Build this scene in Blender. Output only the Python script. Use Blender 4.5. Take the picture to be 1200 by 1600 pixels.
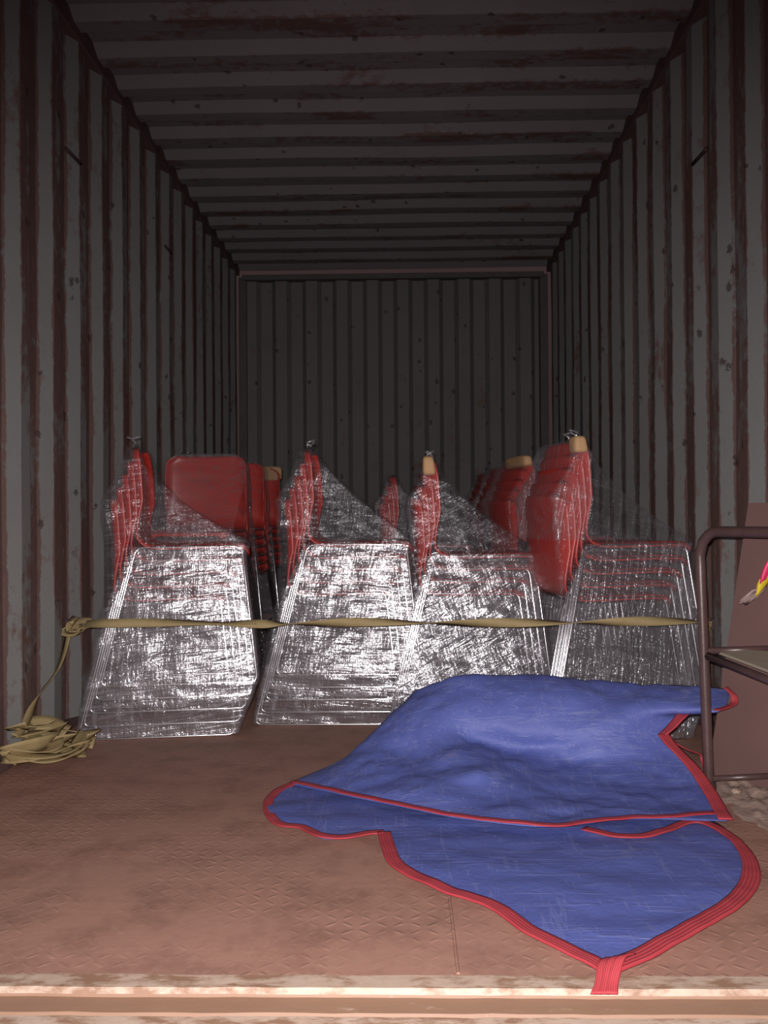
import bpy, bmesh, math, random
from mathutils import Vector, Matrix, noise
random.seed(7)
S = bpy.context.scene
COL = S.collection
for o in list(bpy.data.objects):
    bpy.data.objects.remove(o)
R = math.radians

# ------------------------------------------------------------------ camera
FPX = 1450.0; CAMZ = 0.785
cam_data = bpy.data.cameras.new('camera')
cam_data.sensor_fit = 'VERTICAL'; cam_data.sensor_height = 24.0
cam_data.lens = FPX / 1600.0 * 24.0
cam_data.clip_start = 0.02
cam = bpy.data.objects.new('camera', cam_data); COL.objects.link(cam)
CM = Matrix.Translation((0, 0, CAMZ)) @ Matrix.Rotation(R(1.26), 4, 'Z') @ Matrix.Rotation(R(90.4), 4, 'X') @ Matrix.Rotation(R(-0.4), 4, 'Z')
cam.matrix_world = CM
S.camera = cam
def ray(px, py):
    return (CM.to_3x3() @ Vector((px - 600.0, 800.0 - py, -FPX))).normalized()
def P(px, py, Y):                       # world point seen at a pixel, at distance Y into the container
    d = ray(px, py); return Vector((0, 0, CAMZ)) + d * (Y / d.y)
def F(px, py, z=0.0):                   # world point seen at a pixel, at height z
    d = ray(px, py); return Vector((0, 0, CAMZ)) + d * ((z - CAMZ) / d.z)

# ------------------------------------------------------------------ light
S.view_settings.view_transform = 'Standard'; S.view_settings.look = 'None'
S.view_settings.gamma = 1.0; S.view_settings.use_curve_mapping = False
S.view_settings.exposure = 0.0
w = bpy.data.worlds.new('night'); S.world = w; w.use_nodes = True
w.node_tree.nodes['Background'].inputs[0].default_value = (1.0, 0.60, 0.60, 1)
w.node_tree.nodes['Background'].inputs[1].default_value = 0.04
ld = bpy.data.lights.new('phone_flash', 'SPOT'); ld.energy = 330; ld.color = (1.0, 0.94, 0.935)
ld.shadow_soft_size = 0.012; ld.spot_size = R(104); ld.spot_blend = 1.0
lo = bpy.data.objects.new('phone_flash', ld); COL.objects.link(lo)
lo.location = (-0.02, -0.01, CAMZ + 0.035)
lo.rotation_euler = (R(90 - 14), 0, R(1.0))

# ------------------------------------------------------------------ material helpers
def mat(name):
    m = bpy.data.materials.new(name); m.use_nodes = True
    nt = m.node_tree; nt.nodes.clear()
    out = nt.nodes.new('ShaderNodeOutputMaterial')
    return m, nt, out
class N:
    def __init__(s, nt): s.nt = nt
    def n(s, t, **kw):
        nd = s.nt.nodes.new(t)
        for k, v in kw.items():
            if k.startswith('i_'):
                key = k[2:].replace('_', ' ')
                nd.inputs[key].default_value = v
            else: setattr(nd, k, v)
        return nd
    def l(s, a, b): s.nt.links.new(a, b)
    def math(s, op, a, b=None, c=None, clamp=False):
        nd = s.nt.nodes.new('ShaderNodeMath'); nd.operation = op; nd.use_clamp = clamp
        for i, v in enumerate((a, b, c)):
            if v is None: continue
            if isinstance(v, (int, float)): nd.inputs[i].default_value = v
            else: s.l(v, nd.inputs[i])
        return nd.outputs[0]
    def mapping(s, vec, scale=(1, 1, 1), rot=(0, 0, 0)):
        nd = s.n('ShaderNodeMapping'); nd.inputs['Scale'].default_value = scale; nd.inputs['Rotation'].default_value = rot
        s.l(vec, nd.inputs[0]); return nd.outputs[0]
    def noise(s, vec, scale, detail=4, rough=0.55, dist=0.0):
        nd = s.n('ShaderNodeTexNoise'); nd.inputs['Scale'].default_value = scale
        nd.inputs['Detail'].default_value = detail; nd.inputs['Roughness'].default_value = rough
        nd.inputs['Distortion'].default_value = dist
        s.l(vec, nd.inputs['Vector']); return nd.outputs['Fac']
    def ramp(s, fac, stops):
        nd = s.n('ShaderNodeValToRGB'); cr = nd.color_ramp
        while len(cr.elements) < len(stops): cr.elements.new(0.5)
        for e, (p, c) in zip(cr.elements, stops):
            e.position = p; e.color = (c[0], c[1], c[2], 1) if not isinstance(c, (int, float)) else (c, c, c, 1)
        s.l(fac, nd.inputs[0]); return nd.outputs[0]
    def mix(s, fac, a, b):
        nd = s.n('ShaderNodeMix', data_type='RGBA')
        if isinstance(fac, (int, float)): nd.inputs[0].default_value = fac
        else: s.l(fac, nd.inputs[0])
        for i, v in ((6, a), (7, b)):
            if isinstance(v, tuple): nd.inputs[i].default_value = (*v[:3], 1)
            else: s.l(v, nd.inputs[i])
        return nd.outputs[2]
    def bump(s, h, strength, dist, normal=None):
        nd = s.n('ShaderNodeBump'); nd.inputs['Strength'].default_value = strength; nd.inputs['Distance'].default_value = dist
        s.l(h, nd.inputs['Height'])
        if normal is not None: s.l(normal, nd.inputs['Normal'])
        return nd.outputs[0]
    def coord(s, kind='Object'):
        return s.n('ShaderNodeTexCoord').outputs[kind]
    def bsdf(s, out, color, rough=0.6, metal=0.0, normal=None, spec=0.5):
        b = s.n('ShaderNodeBsdfPrincipled')
        if isinstance(color, tuple): b.inputs['Base Color'].default_value = (*color[:3], 1)
        else: s.l(color, b.inputs['Base Color'])
        if isinstance(rough, (int, float)): b.inputs['Roughness'].default_value = rough
        else: s.l(rough, b.inputs['Roughness'])
        b.inputs['Metallic'].default_value = metal
        b.inputs['Specular IOR Level'].default_value = spec
        if normal is not None: s.l(normal, b.inputs['Normal'])
        if out: s.l(b.outputs[0], out.inputs[0])
        return b

def wall_material(name, axis, proud, deep, paint=(0.27, 0.30, 0.31), rust_amt=0.5):
    """weathered container paint; the proud flats are rubbed through to rust"""
    m, nt, out = mat(name); k = N(nt); c = k.coord()
    sep = k.n('ShaderNodeSeparateXYZ'); k.l(c, sep.inputs[0])
    depth = sep.outputs[axis]
    mr = k.n('ShaderNodeMapRange'); k.l(depth, mr.inputs[0])
    mr.inputs[1].default_value = deep; mr.inputs[2].default_value = proud
    flat = k.math('ABSOLUTE', k.math('SUBTRACT', mr.outputs[0], 0.5))        # 0.5 on flats, 0 mid slope
    onflat = k.ramp(flat, [(0.30, 0.0), (0.47, 1.0)])
    n1 = k.noise(k.mapping(c, (1, 1, 0.35) if axis != 'Z' else (0.35, 1, 1)), 5.5, 6, 0.65)
    n2 = k.noise(c, 22, 5, 0.7)
    n3 = k.noise(c, 1.3, 3, 0.5)
    s1 = k.math('ADD', k.math('MULTIPLY', n1, 0.6), k.math('MULTIPLY', n2, 0.4))
    s2 = k.math('ADD', s1, k.math('MULTIPLY', onflat, 0.19 * rust_amt * 2))
    s3 = k.math('ADD', s2, k.math('MULTIPLY', k.math('SUBTRACT', n3, 0.5), 0.22))
    rf = k.ramp(s3, [(0.575, 0.0), (0.66, 1.0)])
    v = k.n('ShaderNodeTexVoronoi'); v.inputs['Scale'].default_value = 9.0
    k.l(k.mapping(c, (1, 1, 0.8)), v.inputs['Vector'])
    pit = k.math('LESS_THAN', k.math('ADD', v.outputs['Distance'], k.math('MULTIPLY', k.noise(c, 45, 4, 0.75), 0.5)), 0.36)
    pcol = k.mix(k.noise(c, 3.0, 4), tuple(x * 0.85 for x in paint), tuple(x * 1.12 for x in paint))
    rcol = k.mix(n2, (0.085, 0.048, 0.043), (0.185, 0.115, 0.10))
    col = k.mix(rf, pcol, rcol)
    col = k.mix(k.math('MULTIPLY', pit, 0.75), col, (0.05, 0.032, 0.03))
    k.bsdf(out, col, 0.72, 0.0, k.bump(n2, 0.35, 0.004), 0.25)
    return m

def simple(name, color, rough=0.6, metal=0.0, var=0.15, scale=12, bump=0.0, spec=0.5, bscale=60):
    m, nt, out = mat(name); k = N(nt); c = k.coord()
    n = k.noise(c, scale, 4)
    col = k.mix(n, tuple(x * (1 - var) for x in color), tuple(min(1, x * (1 + var)) for x in color))
    nm = k.bump(k.noise(c, bscale, 4), bump, 0.003) if bump else None
    k.bsdf(out, col, rough, metal, nm, spec); return m

def floor_material():
    m, nt, out = mat('rusty_tread_plate'); k = N(nt); c = k.coord()
    sep = k.n('ShaderNodeSeparateXYZ'); k.l(c, sep.inputs[0])
    p = 0.033
    u = k.math('DIVIDE', sep.outputs['X'], p); v = k.math('DIVIDE', sep.outputs['Y'], p)
    fu = k.math('FLOOR', u); fv = k.math('FLOOR', v)
    par = k.math('MODULO', k.math('ADD', k.math('ADD', fu, fv), 1000.0), 2.0)
    sg = k.math('SUBTRACT', k.math('MULTIPLY', par, 2.0), 1.0)
    lu = k.math('SUBTRACT', k.math('SUBTRACT', u, fu), 0.5); lv = k.math('SUBTRACT', k.math('SUBTRACT', v, fv), 0.5)
    a = k.math('MULTIPLY', k.math('ADD', lu, k.math('MULTIPLY', lv, sg)), 0.7071)
    b = k.math('MULTIPLY', k.math('SUBTRACT', lv, k.math('MULTIPLY', lu, sg)), 0.7071)
    d = k.math('ADD', k.math('POWER', k.math('DIVIDE', k.math('ABSOLUTE', a), 0.46), 2.0), k.math('POWER', k.math('DIVIDE', k.math('ABSOLUTE', b), 0.15), 2.0))
    lug = k.ramp(d, [(0.25, 1.0), (1.0, 0.0)])
    worn = k.ramp(k.noise(c, 2.6, 4, 0.6), [(0.42, 0.02), (0.66, 1.0)])
    h = k.math('MULTIPLY', lug, worn)
    n1 = k.noise(c, 1.7, 5, 0.6); n2 = k.noise(c, 40, 5, 0.7); n3 = k.noise(c, 7, 5, 0.65)
    col = k.mix(n1, (0.335, 0.175, 0.130), (0.42, 0.235, 0.178))
    col = k.mix(k.ramp(n3, [(0.45, 0.0), (0.75, 0.65)]), col, (0.17, 0.082, 0.062))
    col = k.mix(k.ramp(n2, [(0.5, 0.0), (0.8, 0.5)]), col, (0.44, 0.27, 0.21))
    col = k.mix(k.math('MULTIPLY', h, 0.16), col, (0.48, 0.33, 0.27))
    nb = k.bump(n2, 0.25, 0.002)
    nb = k.bump(h, 0.7, 0.0018, nb)
    k.bsdf(out, col, 0.62, 0.0, nb, 0.35); return m

def sill_material():
    m, nt, out = mat('worn_sill_paint'); k = N(nt); c = k.coord()
    sep = k.n('ShaderNodeSeparateXYZ'); k.l(c, sep.inputs[0])
    n1 = k.noise(k.mapping(c, (1, 2.5, 1)), 14, 6, 0.7); n2 = k.noise(c, 3, 3)
    proud = k.math('GREATER_THAN', sep.outputs['Z'], -0.003)
    fac = k.math('ADD', k.math('ADD', k.math('MULTIPLY', n1, 0.7), k.math('MULTIPLY', n2, 0.3)), k.math('MULTIPLY', proud, 0.16))
    f = k.ramp(fac, [(0.58, 0.0), (0.68, 1.0)])
    base = k.mix(n2, (0.25, 0.14, 0.090), (0.32, 0.19, 0.125))
    wornc = k.mix(k.noise(c, 25, 4), (0.42, 0.29, 0.21), (0.56, 0.44, 0.36))
    k.bsdf(out, k.mix(f, base, wornc), 0.6, 0.0, k.bump(n1, 0.3, 0.003), 0.4); return m

def film_material(name, rot, dens=0.0, stripe=(1, 1, 1), bd=0.0048):
    """clear stretch film: wrinkled, glossy, with milky overlaps"""
    m, nt, out = mat(name); k = N(nt); c = k.coord()
    cr = k.mapping(c, (1, 1, 1), (0, rot, 0))
    st = k.mapping(cr, stripe)
    n1 = k.noise(st, 26, 3, 0.6, 0.5)
    n2 = k.noise(k.mapping(c, (1, 1, 1.0)), 70, 2, 0.5, 0.8)
    st2 = k.mapping(k.mapping(c, (1, 1, 1), (0, rot + 1.45, 0)), (0.35, 1, 2.2))
    n4 = k.noise(st2, 24, 3, 0.6, 0.4)
    n3 = k.noise(c, 4.0, 3, 0.5)
    h = k.math('ADD', k.math('ADD', k.math('MULTIPLY', n1, 0.62), k.math('MULTIPLY', n2, 0.22)), k.math('MULTIPLY', n4, 0.32))
    nm = k.bump(h, 1.0, bd)
    at = k.n('ShaderNodeAttribute', attribute_name='layers')      # how many turns of film lie here
    lay = at.outputs['Fac']
    g = k.n('ShaderNodeBsdfAnisotropic' if False else 'ShaderNodeBsdfGlossy'); g.inputs['Roughness'].default_value = 0.13
    g.inputs['Color'].default_value = (0.78, 0.77, 0.80, 1); k.l(nm, g.inputs['Normal'])
    dfs = k.n('ShaderNodeBsdfDiffuse'); dfs.inputs['Color'].default_value = (0.42, 0.385, 0.42, 1); k.l(nm, dfs.inputs['Normal'])
    ridge = k.ramp(n1, [(0.54, 0.0), (0.66, 1.0)])
    ridge2 = k.ramp(n4, [(0.54, 0.0), (0.66, 0.8)])
    rr = k.math('MAXIMUM', ridge, ridge2)
    g2 = k.n('ShaderNodeBsdfGlossy'); g2.inputs['Roughness'].default_value = 0.30
    g2.inputs['Color'].default_value = (0.55, 0.54, 0.57, 1); k.l(nm, g2.inputs['Normal'])
    gm = k.n('ShaderNodeMixShader'); gm.inputs[0].default_value = 0.40; k.l(g.outputs[0], gm.inputs[1]); k.l(g2.outputs[0], gm.inputs[2])
    dm = k.n('ShaderNodeMixShader'); k.l(gm.outputs[0], dm.inputs[2]); k.l(dfs.outputs[0], dm.inputs[1])
    k.l(k.math('ADD', 0.08, k.math('MULTIPLY', lay, 0.46)), dm.inputs[0])
    tr = k.n('ShaderNodeBsdfTransparent'); tr.inputs[0].default_value = (0.93, 0.92, 0.925, 1)
    op = k.math('ADD', k.math('MULTIPLY', lay, k.math('ADD', 0.18 + dens, k.math('MULTIPLY', n3, 0.26))), k.math('MULTIPLY', k.math('MULTIPLY', rr, k.math('ADD', 0.06, lay)), 0.38), None, True)
    ms = k.n('ShaderNodeMixShader'); k.l(op, ms.inputs[0]); k.l(tr.outputs[0], ms.inputs[1]); k.l(dm.outputs[0], ms.inputs[2])
    k.l(ms.outputs[0], out.inputs[0]); return m

def tarp_material():
    m, nt, out = mat('blue_woven_tarp'); k = N(nt); c = k.coord()
    n1 = k.noise(c, 3.5, 4); n2 = k.noise(c, 55, 4, 0.7)
    w1 = k.noise(k.mapping(c, (1, 14, 14), (0, 0, 0.12)), 9, 3, 0.6, 0.3)
    w2 = k.noise(k.mapping(c, (12, 1, 12), (0, 0, -0.5)), 8, 3, 0.6, 0.3)
    cre = k.math('MAXIMUM', k.ramp(w1, [(0.62, 0.0), (0.70, 1.0)]), k.ramp(w2, [(0.64, 0.0), (0.72, 0.8)]))
    col = k.mix(n1, (0.074, 0.098, 0.335), (0.104, 0.138, 0.42))
    col = k.mix(k.math('MULTIPLY', n2, 0.28), col, (0.15, 0.18, 0.44))
    col = k.mix(k.math('MULTIPLY', cre, 0.22), col, (0.40, 0.43, 0.62))
    col = k.mix(k.ramp(k.noise(c, 6, 3), [(0.68, 0.0), (0.80, 0.35)]), col, (0.38, 0.34, 0.40))
    nb = k.bump(k.noise(k.mapping(c, (1, 1, 1), (0, 0, 0.4)), 22, 5, 0.6, 0.7), 0.5, 0.006)
    q1 = k.noise(k.mapping(c, (0.6, 10, 10), (0, 0, 0.9)), 4, 2, 0.5, 0.25)
    q2 = k.noise(k.mapping(c, (10, 0.6, 10), (0, 0, 0.75)), 4, 2, 0.5, 0.25)
    vl = k.math('MAXIMUM', k.ramp(q1, [(0.58, 0.0), (0.62, 1.0), (0.66, 0.0)]), k.ramp(q2, [(0.58, 0.0), (0.62, 1.0), (0.66, 0.0)]))
    nb = k.bump(vl, 0.3, 0.002, nb)
    nb = k.bump(cre, 0.25, 0.002, nb)
    col = k.mix(k.math('MULTIPLY', vl, 0.12), col, (0.40, 0.43, 0.62))
    k.bsdf(out, col, 0.58, 0.0, nb, 0.4); return m

def hem_material():
    m, nt, out = mat('red_hem_tape'); k = N(nt); c = k.coord('UV')
    sep = k.n('ShaderNodeSeparateXYZ'); k.l(c, sep.inputs[0])
    s = k.math('SINE', k.math('MULTIPLY', sep.outputs['Y'], 31.0))
    st = k.ramp(s, [(0.55, 0.0), (0.95, 1.0)])
    n = k.noise(k.coord(), 18, 4)
    col = k.mix(n, (0.37, 0.030, 0.045), (0.50, 0.055, 0.07))
    col = k.mix(k.math('MULTIPLY', st, 0.35), col, (0.62, 0.20, 0.19))
    k.bsdf(out, col, 0.6, 0.0, k.bump(s, 0.3, 0.002), 0.4); return m

def webbing_material():
    m, nt, out = mat('olive_webbing'); k = N(nt); c = k.coord()
    n = k.noise(c, 30, 3)
    wv = k.n('ShaderNodeTexWave'); wv.inputs['Scale'].default_value = 120; k.l(c, wv.inputs[0])
    col = k.mix(n, (0.29, 0.215, 0.095), (0.41, 0.315, 0.165))
    k.bsdf(out, col, 0.7, 0.0, k.bump(wv.outputs['Fac'], 0.25, 0.001), 0.35); return m

M = {}
M['left'] = wall_material('side_wall_paint_left', 'X', -1.253, -1.289, (0.198, 0.198, 0.190))
M['right'] = wall_material('side_wall_paint_right', 'X', 1.097, 1.133, (0.198, 0.198, 0.190))
M['roof'] = wall_material('roof_paint', 'Z', 2.69, 2.726, (0.20, 0.175, 0.182), 0.20)
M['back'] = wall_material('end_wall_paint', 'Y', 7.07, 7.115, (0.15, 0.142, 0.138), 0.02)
M['rail'] = simple('rusty_rail', (0.11, 0.062, 0.056), 0.75, 0, 0.4, 9, 0.4)
M['trim'] = simple('dull_end_frame', (0.085, 0.078, 0.074), 0.75, 0, 0.3, 9, 0.3)
M['floor'] = floor_material()
M['sill'] = sill_material()
M['red'] = simple('red_plastic', (0.52, 0.040, 0.028), 0.36, 0, 0.10, 8, 0.0, 0.5)
M['chrome'] = simple('chrome', (0.78, 0.78, 0.80), 0.16, 1.0, 0.03, 20)
M['film'] = [film_material('stretch_film_a', 0.12, 0.08, (0.20, 1, 2.6)), film_material('stretch_film_b', -0.05, 0.08, (0.24, 1, 2.2)),
             film_material('stretch_film_c', 0.45, 0.06, (0.32, 1, 2.5)), film_material('stretch_film_d', 1.40, 0.10, (0.18, 1, 2.6), 0.012)]
M['tan'] = simple('tan_cardboard', (0.50, 0.30, 0.15), 0.75, 0, 0.12, 10, 0.2)
M['tarp'] = tarp_material(); M['hem'] = hem_material(); M['web'] = webbing_material()
M['tube'] = simple('brown_tube_paint', (0.085, 0.048, 0.045), 0.34, 0.0, 0.3, 25, 0.15, 0.6)
M['ply'] = simple('brown_board', (0.160, 0.088, 0.078), 0.65, 0, 0.14, 5, 0.0)
M['seatply'] = simple('pale_board', (0.30, 0.25, 0.19), 0.7, 0, 0.15, 12, 0.1)
M['dirt'] = simple('pale_dirt', (0.40, 0.29, 0.235), 0.9, 0, 0.35, 26, 0.9, 0.2, 70)
M['yellow'] = simple('yellow_wrapper', (0.70, 0.52, 0.03), 0.45, 0, 0.15, 30)
M['pink'] = simple('pink_wrapper', (0.72, 0.03, 0.13), 0.45, 0, 0.15, 30)
M['crumple'] = simple('dirty_clear_plastic', (0.42, 0.30, 0.28), 0.35, 0, 0.35, 40, 0.6, 0.6)
M['steel'] = simple('dark_steel', (0.06, 0.035, 0.032), 0.6, 0.3, 0.3, 30, 0.2)

# ------------------------------------------------------------------ mesh helpers
def link(name, bm, m, parent=None, smooth=False):
    me = bpy.data.meshes.new(name); bm.to_mesh(me); bm.free()
    if m is not None: me.materials.append(m)
    if smooth:
        for p in me.polygons: p.use_smooth = True
    o = bpy.data.objects.new(name, me); COL.objects.link(o)
    if parent: o.parent = parent
    return o
def tag(o, label=None, cat=None, group=None, kind=None):
    if label: o['label'] = label
    if cat: o['category'] = cat
    if group: o['group'] = group
    if kind: o['kind'] = kind
    return o
def empty(name, loc=(0, 0, 0), rz=0.0):
    o = bpy.data.objects.new(name, None); COL.objects.link(o); o.location = loc; o.rotation_euler = (0, 0, rz); o.empty_display_size = 0.1
    return o
def box(bm, x0, x1, y0, y1, z0, z1):
    v = [bm.verts.new((x, y, z)) for x in (x0, x1) for y in (y0, y1) for z in (z0, z1)]
    for f in ((0, 1, 3, 2), (4, 6, 7, 5), (0, 4, 5, 1), (2, 3, 7, 6), (0, 2, 6, 4), (1, 5, 7, 3)):
        bm.faces.new([v[i] for i in f])
def crom(pts, n):
    """Catmull-Rom resample with n samples, even in arc length"""
    pts = [Vector(p) for p in pts]
    if len(pts) == 2: return [pts[0].lerp(pts[1], i / (n - 1)) for i in range(n)]
    ext = [pts[0] * 2 - pts[1]] + pts + [pts[-1] * 2 - pts[-2]]
    dense = []
    for i in range(1, len(ext) - 2):
        p0, p1, p2, p3 = ext[i - 1:i + 3]
        for j in range(12):
            t = j / 12
            dense.append(0.5 * ((2 * p1) + (p2 - p0) * t + (2 * p0 - 5 * p1 + 4 * p2 - p3) * t * t + (3 * p1 - p0 - 3 * p2 + p3) * t ** 3))
    dense.append(pts[-1])
    L = [0]
    for a, b in zip(dense, dense[1:]): L.append(L[-1] + (b - a).length)
    out = []; k = 0
    for i in range(n):
        s = L[-1] * i / (n - 1)
        while k < len(L) - 2 and L[k + 1] < s: k += 1
        d = L[k + 1] - L[k]
        out.append(dense[k].lerp(dense[k + 1], 0 if d == 0 else (s - L[k]) / d))
    return out
def fillet(pts, r, closed=False, seg=5):
    """polyline with rounded corners"""
    pts = [Vector(p) for p in pts]; n = len(pts); out = []
    for i, p in enumerate(pts):
        if not closed and i in (0, n - 1): out.append(p); continue
        a = (pts[i - 1] - p); b = (pts[(i + 1) % n] - p)
        rr = min(r, a.length * 0.45, b.length * 0.45)
        pa = p + a.normalized() * rr; pb = p + b.normalized() * rr
        for j in range(seg + 1):
            t = j / seg
            out.append(pa.lerp(p, t).lerp(p.lerp(pb, t), t))
    return out
def tube(bm, pts, r, seg=8, closed=False, cap=True):
    pts = [Vector(p) for p in pts]; n = len(pts)
    rings = []; prev = None
    for i, p in enumerate(pts):
        if closed: t = (pts[(i + 1) % n] - pts[i - 1])
        else: t = pts[min(i + 1, n - 1)] - pts[max(i - 1, 0)]
        t.normalize()
        if prev is None:
            ref = Vector((0, 0, 1)) if abs(t.z) < 0.9 else Vector((1, 0, 0))
            u = t.cross(ref).normalized()
        else:
            u = (prev - t * prev.dot(t)).normalized()
        prev = u; v = t.cross(u)
        rings.append([bm.verts.new(p + (u * math.cos(2 * math.pi * j / seg) + v * math.sin(2 * math.pi * j / seg)) * r) for j in range(seg)])
    m = n if closed else n - 1
    if closed:                                   # align the seam
        a = rings[-1]; b = rings[0]; best = min(range(seg), key=lambda s: (a[0].co - b[s].co).length)
    for i in range(m):
        A = rings[i]; B = rings[(i + 1) % n]
        sh = best if (closed and i == n - 1) else 0
        for j in range(seg):
            bm.faces.new((A[j], A[(j + 1) % seg], B[(j + 1 + sh) % seg], B[(j + sh) % seg]))
    if cap and not closed:
        bm.faces.new(list(reversed(rings[0]))); bm.faces.new(rings[-1])
def thick_grid(bm, rows, th, uv=None):
    """grid of points (rows x cols) turned into a closed slab of thickness th"""
    nr = len(rows); nc = len(rows[0])
    nrm = [[None] * nc for _ in range(nr)]
    for i in range(nr):
        for j in range(nc):
            a = rows[min(i + 1, nr - 1)][j] - rows[max(i - 1, 0)][j]
            b = rows[i][min(j + 1, nc - 1)] - rows[i][max(j - 1, 0)]
            n = a.cross(b)
            nrm[i][j] = n.normalized() if n.length > 1e-12 else Vector((0, 0, 1))
    T = [[bm.verts.new(rows[i][j] + nrm[i][j] * th / 2) for j in range(nc)] for i in range(nr)]
    B = [[bm.verts.new(rows[i][j] - nrm[i][j] * th / 2) for j in range(nc)] for i in range(nr)]
    lay = bm.loops.layers.uv.verify() if uv else None
    def face(vs, uvs):
        f = bm.faces.new(vs)
        if uv:
            for lp, q in zip(f.loops, uvs): lp[lay].uv = q
    for i in range(nr - 1):
        for j in range(nc - 1):
            q = [(i / (nr - 1), j / (nc - 1)), ((i + 1) / (nr - 1), j / (nc - 1)), ((i + 1) / (nr - 1), (j + 1) / (nc - 1)), (i / (nr - 1), (j + 1) / (nc - 1))]
            face((T[i][j], T[i + 1][j], T[i + 1][j + 1], T[i][j + 1]), q)
            face((B[i][j], B[i][j + 1], B[i + 1][j + 1], B[i + 1][j]), [q[0], q[3], q[2], q[1]])
    for i in range(nr - 1):
        for j, s in ((0, 1), (nc - 1, -1)):
            vs = (T[i][j], B[i][j], B[i + 1][j], T[i + 1][j])
            face(vs if s == 1 else vs[::-1], [(0, 0)] * 4)
    for j in range(nc - 1):
        for i, s in ((0, -1), (nr - 1, 1)):
            vs = (T[i][j], B[i][j], B[i][j + 1], T[i][j + 1])
            face(vs if s == 1 else vs[::-1], [(0, 0)] * 4)
def ribbon(bm, path, width, widthdir, th=0.0025, n=60, cols=3):
    """flat webbing along a path; widthdir(t) gives the direction across the band"""
    pts = crom(path, n); rows = []
    for i, p in enumerate(pts):
        t = i / (n - 1)
        w_ = width(t) if callable(width) else width
        d = Vector(widthdir(t, pts, i)).normalized() * w_
        rows.append([p + d * (c / (cols - 1) - 0.5) for c in range(cols)])
    thick_grid(bm, rows, th, uv=True)

# ------------------------------------------------------------------ the container
XL, XR, ZR, YB, Y0 = -1.253, 1.097, 2.69, 7.07, 1.59
def corrugation(start, end, phase, pitch, depth, inner=0.070, slope=0.068):
    """(s, d) profile, d = 0 on the proud flat, d = depth in the recess; a slope rising to the proud flat is centred on phase"""
    pts = []; k = math.floor((start - phase) / pitch) - 1
    while True:
        c = phase + k * pitch
        for s, d in ((c - slope / 2, depth), (c + slope / 2, 0), (c + slope / 2 + inner, 0), (c + slope * 1.5 + inner, depth)):
            if start <= s <= end: pts.append((s, d))
        if c > end: break
        k += 1
    return [(start, pts[0][1])] + pts + [(end, pts[-1][1])]
def corr_obj(name, prof, fn, m, cross=8, th=0.003):
    """fn(s, d, t) -> point; t runs across the sheet"""
    bm = bmesh.new()
    outer = []
    grid = [[bm.verts.new(fn(s, d, j / cross)) for j in range(cross + 1)] for s, d in prof]
    grid2 = [[bm.verts.new(fn(s, d + th, j / cross)) for j in range(cross + 1)] for s, d in prof]
    for i in range(len(prof) - 1):
        for j in range(cross):
            bm.faces.new((grid[i][j], grid[i + 1][j], grid[i + 1][j + 1], grid[i][j + 1]))
            bm.faces.new((grid2[i][j], grid2[i][j + 1], grid2[i + 1][j + 1], grid2[i + 1][j]))
    o = link(name, bm, m); tag(o, kind='structure'); return o
def dent(x, y, z, amp=0.006):
    return amp * (noise.noise(Vector((x * 1.3, y * 1.9, z * 1.4))))
pl = corrugation(1.66, YB, 2.99, 0.277, 0.036)
corr_obj('wall_left', pl, lambda s, d, t: (XL - d - 0.003 + dent(0, s, t * 3), s, 0.02 + t * 2.635), M['left'], 24)
pr = corrugation(1.66, YB, 2.955, 0.2745, 0.036)
corr_obj('wall_right', pr, lambda s, d, t: (XR + d + 0.003 + dent(9, s, t * 3), s, 0.02 + t * 2.635), M['right'], 24)
pc = corrugation(1.66, YB, 3.75 - 0.273 * 3, 0.2735, 0.034, 0.078, 0.062)
corr_obj('ceiling', pc, lambda s, d, t: (XL + 0.004 + t * (XR - XL - 0.008), s, ZR + d + dent(t * 2, s, 5, 0.008)), M['roof'], 20)
pb = corrugation(XL + 0.06, XR - 0.06, -0.99, 0.233, 0.045, 0.084, 0.032)
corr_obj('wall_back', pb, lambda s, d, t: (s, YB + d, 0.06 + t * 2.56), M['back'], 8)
bm = bmesh.new(); box(bm, XL - 0.04, XR + 0.04, Y0, YB + 0.05, -0.03, 0.0)
tag(link('floor', bm, M['floor']), kind='structure')
def rail(name, b, m=None):
    bm = bmesh.new(); box(bm, *b)
    bmesh.ops.bevel(bm, geom=bm.edges[:], offset=0.004, segments=1, affect='EDGES')
    return tag(link(name, bm, m or M['rail']), kind='structure')
rail('baseboard_left', (XL - 0.045, XL - 0.002, 1.66, YB, 0.0, 0.03))
rail('baseboard_right', (XR + 0.002, XR + 0.045, 1.66, YB, 0.0, 0.03))
rail('trim_1', (XL - 0.045, XL + 0.004, 1.66, YB, ZR - 0.040, ZR + 0.045))
rail('trim_2', (XR - 0.004, XR + 0.045, 1.66, YB, ZR - 0.040, ZR + 0.045))
rail('trim_3', (XL + 0.03, XR - 0.03, YB - 0.05, YB + 0.04, ZR - 0.085, ZR - 0.045), M['trim'])
rail('trim_4', (XL + 0.0, XL + 0.06, YB - 0.03, YB + 0.05, 0.0, ZR - 0.06), M['trim'])
rail('trim_5', (XR - 0.06, XR, YB - 0.03, YB + 0.05, 0.0, ZR - 0.06), M['trim'])
rail('trim_6', (XL - 0.10, XL + 0.0, 1.46, 1.66, -0.1, ZR + 0.12))
rail('trim_7', (XR + 0.0, XR + 0.10, 1.46, 1.66, -0.1, ZR + 0.12))
rail('trim_8', (XL - 0.10, XR + 0.10, 1.50, 1.66, ZR - 0.03, ZR + 0.14))
# floor plate seams (raised weld beads)
for i, (a, b) in enumerate((((716, 1522), (700, 1385)),)):
    p, q = F(*a), F(*b); bm = bmesh.new()
    tube(bm, [p + Vector((0, 0, 0.0)), q + (q - p) * 3], 0.0035, 6)
    tag(link('trim_9', bm, M['floor']), kind='structure')
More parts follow.
